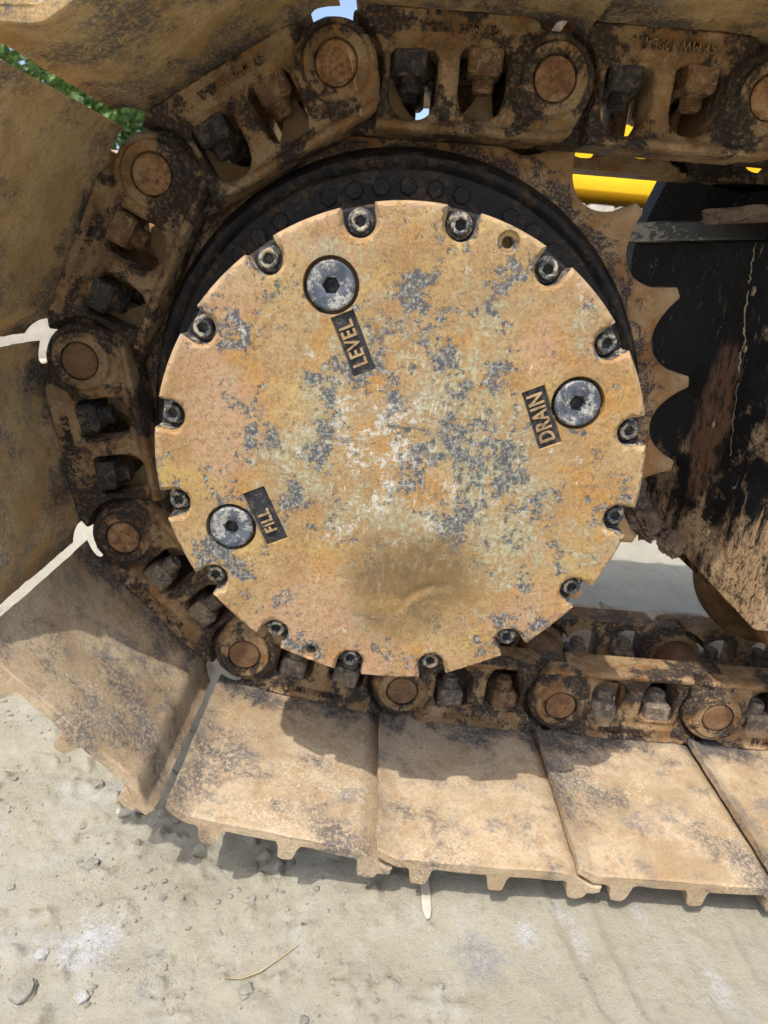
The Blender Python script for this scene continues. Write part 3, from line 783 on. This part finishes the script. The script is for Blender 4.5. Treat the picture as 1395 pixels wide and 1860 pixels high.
LABELS = {'LEVEL': (-43.3, 93.9, 45.6, 17.2), 'FILL': (-105.6, -49.4, 47.3, 18.2), 'DRAIN': (106.0, 50.7, 47.0, 17.4)}
LA = math.radians(115.6); LT = np.array([math.cos(LA), math.sin(LA)]); LN = np.array([-LT[1], LT[0]])
def rect(cx, cy, l, w, g=0):
    c = np.array([cx, cy]); l = l / 2 + g; w = w / 2 + g
    return resample([tuple(c + LT * a * l + LN * b * w) for a, b in ((-1, -1), (1, -1), (1, 1), (-1, 1))], 3.0)
PULL = [(61.7, 173.6), (-62.4, -173.0)]
EX = []
for px, pz in PLUGS.values(): EX += [circle(px, pz, 17.9, 48), circle(px, pz, 18.3, 48), circle(px, pz, 19.7, 48), circle(px, pz, 20.8, 48)]
for l in LABELS.values(): EX += [rect(*l), rect(*l, .7)]
for px, pz in PULL: EX += [circle(px, pz, 3.6, 20), circle(px, pz, 4.4, 24), circle(px, pz, 7.4, 28), circle(px, pz, 8.3, 28)]
def cover_front(u, v, d):
    y = np.full(u.shape, -158.0)
    y = y + rnd_edge(d, 3.6)
    wob = np.array([mnoise.noise(Vector((a * .02, b * .02, 5.))) * .5 + mnoise.noise(Vector((a * .07, b * .07, 2.))) * .16 for a, b in zip(u, v)])
    y = y + wob
    # dent below the centre with a short crease
    q = np.hypot((u - 24) / 46, (v + 108) / 36); y = y + 3.2 * (1 - sstep(.15, 1.0, q))
    s = (u - 27) * .82 + (v + 110) * .57; w = -(u - 27) * .57 + (v + 110) * .82 + .012 * s * s
    y = y + (2.0 * np.exp(-(w - 2.5) ** 2 / 12) - 1.1 * np.exp(-(w + 4) ** 2 / 18)) * np.exp(-(s / 22) ** 2)
    s2 = (u - 4) * .99 + (v + 122) * .12; w2 = (v + 122) - .15 * (u - 4); y = y - .5 * np.exp(-(w2 / 3.2) ** 2 - (s2 / 16) ** 2)
    for px, pz in PLUGS.values():
        r = np.hypot(u - px, v - pz); y = y + np.where(r < 20.0, 14.0, 0) + np.where((r >= 20.0) & (r < 21), .5, 0)
    for cx, cz, l, w_ in LABELS.values():
        a = (u - cx) * LT[0] + (v - cz) * LT[1]; b = (u - cx) * LN[0] + (v - cz) * LN[1]
        y = y + np.where((np.abs(a) < l / 2 + .3) & (np.abs(b) < w_ / 2 + .3), 2.2, 0)
    for px, pz in PULL:
        r = np.hypot(u - px, v - pz); y = y + np.where(r < 7.8, 3.2, 0) + np.where(r < 4.0, 12.0, 0)
    return y
cover_me = slab('cover_plate', CO, [], EX, 3.0, cover_front, lambda u, v, d: np.full(u.shape, -137.4), 40)
obj('cover_plate', cover_me, M['cover'], spr)
cb_me = lathe('cover_bolt', [(0, -139.4), (4.2, -139.2), (4.4, -148.2), (5.0, -149), (6.3, -149), (7.2, -148.1), (7.4, -139.5), (9.6, -139.3), (9.6, -137.5), (0, -137.5)], 36, {1: 1, 2: 1}, 30)
cb_me.materials.append(M['bolt'])
for k in range(16):
    o = bpy.data.objects.new('cover_bolt', cb_me); COL.objects.link(o); o.parent = spr
    o.location = Vector((RB * math.cos(bang[k]), 0, RB * math.sin(bang[k]))) * MM; o.rotation_euler = (0, random.uniform(0, 1), 0)
bm = bmesh.new(); ring = [(-NW + .35, 9.5)] + [(-(NW - .35) * math.cos(math.pi * i / 18), -(NW - .35) * math.sin(math.pi * i / 18)) for i in range(19)] + [(NW - .35, 9.5)]
q_ = [[bm.verts.new((a * MM, y * MM, b * MM)) for a, b in ring] for y in (-153.6, -137.2)] + [[bm.verts.new((a * 1.02 * MM, y * MM, b * 1.02 * MM)) for a, b in ring] for y in (-137.2, -153.6)]
for a_, b_ in zip(q_, q_[1:] + q_[:1]):
    for i in range(len(ring) - 1): bm.faces.new((a_[i], a_[i + 1], b_[i + 1], b_[i]))
po_me = bm_mesh('bolt_pocket', bm, 40); po_me.materials.append(M['bolt'])
for k in range(16):
    o = bpy.data.objects.new('bolt_pocket', po_me); COL.objects.link(o); o.parent = spr
    o.location = Vector((RB * math.cos(bang[k]), 0, RB * math.sin(bang[k]))) * MM; o.rotation_euler = (0, math.pi / 2 - bang[k], 0)
pl_me = lathe('filler_plug', [(0, -145.5), (6.3, -145.4), (6.6, -156.6), (7.3, -157.3), (16.2, -157.3), (17.6, -156.2), (17.8, -145.0), (0, -144.9)], 48, {1: 1, 2: 1}, 30)
pl_me.materials.append(M['plug'])
sk_me = lathe('hex_socket_dark', [(0, -150.0), (6.4, -150.0), (6.4, -149.0), (0, -149.0)], 36, {1: 1, 2: 1}, 30); sk_me.materials.append(M['label'])  # black disc, paints the shade inside the plug's hex hole
sb_me = lathe('hex_socket_dark', [(0, -144.6), (4.25, -144.6), (4.25, -144.0), (0, -144.0)], 24, {1: 1, 2: 1}, 30); sb_me.materials.append(M['label'])  # smaller black disc, painted darkness for the bolt head holes
for o in [q for q in spr.children if q.name.startswith('cover_bolt')]:
    k_ = bpy.data.objects.new('hex_socket_dark', sb_me); COL.objects.link(k_); k_.parent = o
for nme, (px, pz) in PLUGS.items():
    o = bpy.data.objects.new('oil_plug', pl_me); COL.objects.link(o); o.parent = spr
    o.location = Vector((px, 0, pz)) * MM; o.rotation_euler = (0, random.uniform(0, 3), 0)
    k_ = bpy.data.objects.new('hex_socket_dark', sk_me); COL.objects.link(k_); k_.parent = o
    o['label'] = {'LEVEL': 'slate plug by the LEVEL label', 'FILL': 'whitish worn plug by the FILL label', 'DRAIN': 'slate plug by the DRAIN label'}[nme]
for nme, (cx, cz, l, w) in LABELS.items():
    bm = bmesh.new(); box_bm(bm, -l / 2 * MM, l / 2 * MM, -156.2 * MM, -155.6 * MM, -w / 2 * MM, w / 2 * MM)
    me = bm_mesh('label_plate', bm); o = obj('label_plate', me, M['label'], spr)
    o.location = Vector((cx, 0, cz)) * MM; o.rotation_euler = (0, -LA, 0); o['label'] = 'black plate lettered ' + nme
    tm = text_mesh('raised_letters', nme, {'LEVEL': 16.0, 'FILL': 14.0, 'DRAIN': 17.0}[nme], .9, {'LEVEL': .80, 'FILL': .80, 'DRAIN': .74}[nme])
    off = 4.5 if nme == 'FILL' else 0.0
    for v in tm.vertices:
        x_, y_, z_ = v.co; v.co = Vector(((x_ - off) * MM, (-156.9 - z_) * MM, y_ * MM))
    tm.update(); obj('raised_letters', tm, M['letter'], o)

# ------------------------------------------------------------------ track frame on the right
fr = empty('crawler_undercarriage', (.40, .1, -.163), 'black mud streaked undercarriage wall right of the sprocket teeth', 'undercarriage')
def tf(me):
    for v in me.vertices: v.co -= Vector((.40, .1, -.163))
    return me
WALL = [(1200, -67), (381, -67), (379, -64), (343, 40), (322, 122), (279, 222), (279, 262), (1200, 262)]
ZB = [-172, -163.5, -162.5, -128, -108, -92, -92, -172]
bm = bmesh.new()
lev = []
def wall_ring(f, zt, dx):
    r = []
    for (x, y), zb in zip(WALL, ZB): r.append(bm.verts.new(((x + (dx if x < 1000 else 0)) * MM, y * MM, (zb + (zt - zb) * f) * MM)))
    return r
for f, zt, dx in ((0, 206, 0), (.33, 206, 0), (.66, 206, 0), (1, 206, 0)): lev.append(wall_ring(f, zt, dx))
top = []
for (x, y) in WALL: top.append(bm.verts.new(((x + (26 if x < 1000 else 0)) * MM, y * MM, (258 if y < 150 else 285) * MM)))
lev.append(top)
for a, b in zip(lev[:-1], lev[1:]):
    for i in range(len(WALL)):
        j = (i + 1) % len(WALL); bm.faces.new((a[i], a[j], b[j], b[i]))
bm.faces.new(lev[0]); bm.faces.new(lev[-1])
obj('end_wall', tf(bm_mesh('end_wall', bm, 12)), M['frame'], fr)
# worn ledge running along the wall
bm = bmesh.new(); LP = [(276, 228), (281.5, 205), (321, 114), (333, 68), (343, 30)]; LQ = [(p[0] - 15 + 3 * i, p[1] - 7) for i, p in enumerate(LP)]
LQ = [(262, 224), (266, 198), (305, 106), (319, 62), (336, 26)]
r0 = [[bm.verts.new((x * MM, y * MM, z * MM)) for (x, y) in LQ] for z in (207, 209, 225, 227)]
for i, dx in ((0, 1.5), (3, 1.5)):
    for v in r0[i]: v.co.x += dx * MM
inn = [[bm.verts.new(((x + 18) * MM, (y + 6) * MM, z * MM)) for (x, y) in LQ] for z in (207, 230)]
rows = [inn[0]] + r0 + [inn[1]]
for a, b in zip(rows[:-1], rows[1:]):
    for i in range(len(LQ) - 1): bm.faces.new((a[i], a[i + 1], b[i + 1], b[i]))
for i in range(len(LQ) - 1): bm.faces.new((inn[1][i], inn[1][i + 1], inn[0][i + 1], inn[0][i]))
for e_ in (0, len(LQ) - 1): bm.faces.new([r[e_] for r in rows])
obj('ledge', tf(bm_mesh('ledge', bm, 25)), M['ledge'], fr)
# dirt lying on the ledge and dried mud runs
me = rock_mesh('ledge_dirt', .020, .052, .010, 3.3, 4, .55)
me.transform(Matrix.Translation(Vector((.326, .052, .229))) @ Matrix.Rotation(math.radians(18), 4, 'Z'))
obj('ledge_dirt', tf(me), M['mud'], fr)
def wall_x(y): return float(np.interp(y, [-64, 40, 122, 222], [379, 343, 322, 279]))
def run(pts, w):
    P = []; Rr = []
    for i in range(len(pts) - 1):
        for q in range(8):
            t = q / 8; y = pts[i][0] + (pts[i + 1][0] - pts[i][0]) * t + random.uniform(-1.3, 1.3); z = pts[i][1] + (pts[i + 1][1] - pts[i][1]) * t
            P.append(((wall_x(y) + .3) * MM, y * MM, z * MM)); Rr.append(w * MM * random.uniform(.5, 1.25))
    return tube_mesh('mud_run', P, Rr, 6)
obj('mud_run', tf(run([(50, 205), (47, 180), (44, 165)], 1.0)), M['crust'], fr)
obj('mud_run', tf(run([(43, 160), (38, 128), (31, 110), (33, 98), (28, 78)], 1.1)), M['crust'], fr)
obj('mud_run', tf(run([(27, 70), (22, 40), (17, 12), (12, -6)], .8)), M['mud'], fr)
for (y, z, s_) in ((37, 160, 4.2), (44, 22, 3.2), (16, -92, 4), (29, 104, 3)):
    me = rock_mesh('mud_splash', .0016, s_ * .8 * MM, s_ * 1.6 * MM, y, 2, .4); me.transform(Matrix.Translation(Vector((wall_x(y) + .4, y, z)) * MM))
    obj('mud_splash', tf(me), M['crust'], fr)
# packed mud between sprocket and frame: one crusted lump
bm = bmesh.new()
def crust(c, sc, rot, seed, sub=5):
    r_ = bmesh.ops.create_icosphere(bm, subdivisions=sub, radius=1.0)
    m4 = Matrix.Translation(Vector(c) * MM) @ Matrix.Rotation(math.radians(rot), 4, 'Z')
    for v in r_['verts']:
        n = v.co.normalized(); o_ = Vector((seed, seed * .37, 1.1))
        k = 1 + .34 * mnoise.fractal(n * 1.7 + o_, 1.0, 2.0, 3) + .16 * mnoise.fractal(n * 6 + o_, .8, 2.1, 5) + .05 * mnoise.noise(n * 24 + o_)
        v.co = m4 @ Vector((n.x * k * sc[0] * MM, n.y * k * sc[1] * MM, n.z * k * sc[2] * MM))
crust((313, 90, -112), (22, 40, 15), -20, 2.2)
crust((331, 52, -121), (13, 26, 13), -14, 5.1)
crust((296, 116, -84), (15, 18, 40), 10, 7.7)
crust((306, 112, -98), (17, 20, 22), 0, 9.3)
mud = obj('mud_clump', bm_mesh('mud_clump', bm, 60), M['mud']); tag(mud, 'grey brown clump of dried mud caught between the lower sprocket teeth and the frame', 'mud')

# ------------------------------------------------------------------ bottom rollers
rp = [(0, -24), (60, -24), (66, -20), (70, -12), (70, -2), (80, 6), (82, 14), (82, 48), (78, 52), (78, 96), (104, 104), (106, 110), (106, 128), (100, 132), (82, 136), (82, 174), (62, 182), (60, 196), (0, 200)]
def roller(x, lab):
    o = obj('track_roller', lathe('track_roller', rp, 72, sharp=30, wob=.6), M['roller']); o.location = (x * MM, 0, -.166); return tag(o, lab, 'roller', 'track rollers')
roller(511, 'ochre brown bottom roller peeping out under the lower corner of the black frame')

# ------------------------------------------------------------------ things lying on the ground
def stone(x, y, s, mat, lab, seed, fl=.55, rz=0.0, group=None):
    me = rock_mesh('stone', s * MM, s * .82 * MM, s * fl * MM, seed, 3, .42); o = obj('stone', me, M[mat])
    o.location = (x, y, gz1(x, y) + s * fl * .28 * MM); o.rotation_euler = (0, 0, rz); return tag(o, lab, 'stone', group)
stone(-.092, -.274, 7.5, 'stone', 'rounded pale stone just right below the dry straw', 1.1, .7, .4)
stone(-.172, -.255, 8.5, 'stone', 'flat broad stone left of the dry straw, half bedded in the soil', 2.3, .3, .2)
stone(-.276, -.251, 7.0, 'white_stone', 'bright white stone left of the white powder patch', 3.7, .5, .9)
stone(-.270, -.159, 8.0, 'stone_dark', 'grey stone left of the stepped shadow, above the white powder patch', 4.9, .7, .3)
stone(-.105, -.187, 6.5, 'stone', 'pale stone below the shadow edge under the lifted shoe', 5.3, .4, 1.2)
stone(-.310, -.050, 8.5, 'stone', 'oval stone left of the tilted shoe corner', 6.1, .5, .6)
stone(-.226, -.285, 6.5, 'white_stone', 'small whitish stone below the white powder patch', 7.7, .55, 2.2)
stone(-.276, -.283, 12, 'stone', 'big weathered stone near the lower left corner of the photo', 8.2, .5, 1.2)
stone(-.365, -.012, 8.5, 'stone', 'flat stone under the middle grouser of the tilted shoe', 9.4, .3, .1)
stone(-.205, -.093, 7.5, 'stone_dark', 'grey stone in the shadow next to the wood splinter', 10.8, .6, .7)
stone(-.110, -.150, 6.5, 'stone_dark', 'larger of two stones in the shadow under the leftmost flat shoe', 11.6, .6, 1.4)
stone(-.072, -.147, 5.5, 'stone_dark', 'smaller of two stones in the shadow under the leftmost flat shoe', 12.6, .6, .4)
for k, (x, y, z_, m_, lab) in enumerate([
        (-.040, -.297, 4.6, 'stone_dark', 'small grey pebble right of the rounded stone by the straw, at the bottom edge'),
        (.010, -.262, 3.4, 'stone', 'small pale pebble between the straw tip and the grey crushed patch'),
        (-.150, -.292, 3.6, 'stone', 'small pale pebble below the flat broad stone at the bottom edge'),
        (-.190, -.190, 4.4, 'stone_dark', 'small grey pebble above right of the white powder patch'),
        (-.335, -.190, 4.2, 'stone', 'small pebble near the left edge, above the big weathered stone'),
        (-.300, -.110, 4.6, 'stone', 'small pale pebble right below the oval stone by the tilted shoe'),
        (-.405, -.050, 4.4, 'stone_dark', 'small grey pebble at the left edge below the tilted shoe'),
        (-.300, -.285, 3.8, 'white_stone', 'small white pebble left of the big weathered stone')]):
    stone(x, y, z_, m_, lab, 20 + k, .6, k * 1.3)
# crumbs too many to count
cv = []; cf = []
ico = bmesh.new(); bmesh.ops.create_icosphere(ico, subdivisions=1, radius=1.0); iv = np.array([v.co[:] for v in ico.verts]); ifc = [tuple(v.index for v in f.verts) for f in ico.faces]; ico.free()
N_ = 15000
cx = rng.uniform(-.56, .50, N_); cy = rng.uniform(-.40, .10, N_)
clus = fbm(cx, cy, 16, 3, 91); wgt = np.where(cx < .05, 1.0, .38) * np.clip(.5 + 2.2 * clus, .06, 1.2)
keep = rng.uniform(0, 1, N_) < wgt; cx, cy = cx[keep], cy[keep]
cz = gheight(cx, cy); cs = np.minimum(.0034,   .00055 * rng.pareto(2.3, len(cx)) + .00045)
for i in range(len(cx)):
    b0 = len(cv); sc_ = iv * (1 + rng.uniform(-.35, .35, (len(iv), 1))) * np.array([cs[i], cs[i] * rng.uniform(.6, 1), cs[i] * rng.uniform(.45, .8)])
    an = rng.uniform(0, 6.28); c0, s0 = math.cos(an), math.sin(an)
    sc_ = np.c_[sc_[:, 0] * c0 - sc_[:, 1] * s0, sc_[:, 0] * s0 + sc_[:, 1] * c0, sc_[:, 2]] + np.array([cx[i], cy[i], cz[i] + cs[i] * .2])
    cv += [tuple(v) for v in sc_]; cf += [(a + b0, b + b0, c + b0) for a, b, c in ifc]
cr = obj('gravel', mesh_from('gravel', cv, cf, 60), M['stone']); cr['kind'] = 'stuff'
# straw, lath, splinter
sp_ = [(-.112, -.265), (-.098, -.263), (-.083, -.259), (-.071, -.249), (-.062, -.241), (-.053, -.234)]
o = obj('dry_straw', tube_mesh('dry_straw', [(x, y, gz1(x, y) + .0016) for x, y in sp_], [.0005, .0007, .0008, .0008, .0007, .0004], 6), M['straw']); tag(o, 'thin dry curved straw lying on the pale ground', 'straw')
bm = bmesh.new(); vs = box_bm(bm, -.0044, .0044, -.026, .024, -.001, .0012, .0006)
bmesh.ops.subdivide_edges(bm, edges=bm.edges[:], cuts=5, use_grid_fill=True)
for v in bm.verts:
    t_ = max(0, (-.021 - v.co.y) / .005); v.co.x *= math.sqrt(max(.12, 1 - t_ * t_))
o = obj('wooden_lath', bm_mesh('wooden_lath', bm), M['wood']); o.location = (.0645, -.183, gz1(.065, -.19) + .0022); o.rotation_euler = (0, 0, .02); tag(o, 'narrow pale wooden lath poking out from under a shoe grouser', 'wood')
bm = bmesh.new(); vs = box_bm(bm, -.017, .017, -.0036, .0036, -.0022, .003, .001)
for v in vs: v.co.z += .001 * math.sin(v.co.x * 300); v.co.y *= 1 - .4 * (v.co.x > .01)
o = obj('wood_splinter', bm_mesh('wood_splinter', bm), M['wood']); o.location = (-.253, -.092, gz1(-.253, -.092) + .003); o.rotation_euler = (.1, .06, .42); tag(o, 'short pale wood splinter at the shadow edge below the tilted shoe', 'wood')

# ------------------------------------------------------------------ beyond: wall, shrubs, another machine
bm = bmesh.new(); box_bm(bm, -9, -.55, 3.0, 3.22, -.45, .60, .02)
o = obj('retaining_wall', bm_mesh('retaining_wall', bm), M['concrete']); tag(o, 'low pale concrete wall below the green shrubs at the upper left', 'wall')
def shrub(x, y, r, h, lab, seed, n=9000):
    e_ = empty('shrub', (x, y, -.44), lab, 'shrub', 'shrubs behind the concrete wall')
    r3 = np.random.default_rng(seed)
    vs = []; fs = []
    clumps = [(r3.normal(0, r * .42), r3.normal(0, r * .36), r3.uniform(.25, 1) * h, r3.uniform(.18, .38) * r) for _ in range(34)]
    for k in range(n):
        c_ = clumps[k % len(clumps)]; d = r3.normal(0, 1, 3); d /= np.linalg.norm(d); q = c_[3] * r3.uniform(.5, 1.15)
        p = Vector((c_[0] + d[0] * q, c_[1] + d[1] * q, max(.1, c_[2] + d[2] * q)))
        L = r3.uniform(.06, .12); W = L * r3.uniform(.3, .45); a = Vector(r3.normal(0, 1, 3)).normalized(); a.z -= .35; a.normalize(); b = a.cross(Vector(r3.normal(0, 1, 3))).normalized(); nn = a.cross(b)
        b0 = len(vs); vs += [p, p + a * L * .5 + b * W * .5 + nn * L * .06, p + a * L, p + a * L * .5 - b * W * .5 + nn * L * .06]; fs.append((b0, b0 + 1, b0 + 2, b0 + 3))
    me = bpy.data.meshes.new('foliage'); me.from_pydata([tuple(v) for v in vs], [], fs); me.update(); obj('foliage', me, M['leaf'], e_)
    bm = bmesh.new()
    for k in range(7):
        c_ = clumps[k * 4]; tm = tube_mesh('t', [(0, 0, 0), (c_[0] * .35, c_[1] * .35, c_[2] * .5), (c_[0], c_[1], c_[2])], [.03, .02, .006], 6); bm.from_mesh(tm); bpy.data.meshes.remove(tm)
    obj('stems', bm_mesh('stems', bm, 60), M['bark'], e_)
shrub(-3.1, 4.2, 1.1, 2.6, 'dense leafy shrub farthest left behind the wall, seen past the top left shoe', 5)
shrub(-1.75, 4.0, .85, 1.75, 'green shrub showing through the slanting gap between the upper left shoes', 6)
shrub(-1.25, 3.7, .5, 1.25, 'small bright green shrub at the lower end of the slanting gap', 8, 6000)

ye = empty('yellow_excavator', (2.6, 5.6, -.41), 'bright yellow excavator parked behind, seen under the upper track', 'excavator')
def part(name, mat, parent, boxes, bev=.03, loc=(2.6, 5.6, -.41)):
    bm = bmesh.new()
    for b in boxes: box_bm(bm, *b, bev)
    me = bm_mesh(name, bm)
    for v in me.vertices: v.co -= Vector(loc)
    return obj(name, me, M[mat], parent)
bd = part('house', 'yellow', ye, [(1.05, 4.4, 5.0, 7.2, .84, 1.9)], .08)
part('skirt', 'yellow', bd, [(1.1, 4.35, 4.90, 5.2, .86, 1.0)], .04)
part('handrail', 'yellow', bd, [(1.2, 1.24, 5.1, 5.14, 1.9, 2.3), (3.0, 3.04, 5.1, 5.14, 1.9, 2.3), (1.2, 3.04, 5.1, 5.14, 2.28, 2.32)], .008)
cb = part('cab', 'yellow', ye, [(3.3, 4.7, 5.2, 6.2, 1.92, 3.0)], .08)
part('window', 'glass', cb, [(3.5, 4.5, 5.17, 5.23, 2.1, 2.85)], .02)
part('boom', 'yellow', ye, [(4.6, 7.5, 6.3, 6.7, 1.6, 2.2)], .05)
part('counterweight', 'yellow', ye, [(.82, 1.1, 5.1, 7.1, .9, 1.8)], .1)
for yy in (5.1, 6.7):
    tk = part('track', 'dark_rubber', ye, [(.9, 4.6, yy - .3, yy + .5, -.36, .67)], .22)
    for k in range(16):
        x0 = .98 + k * .22
        p_ = part('track_pad', 'pad', tk, [(x0, x0 + .19, yy - .34, yy + .56, .65, .755)], .012)

SC.render.film_transparent = False
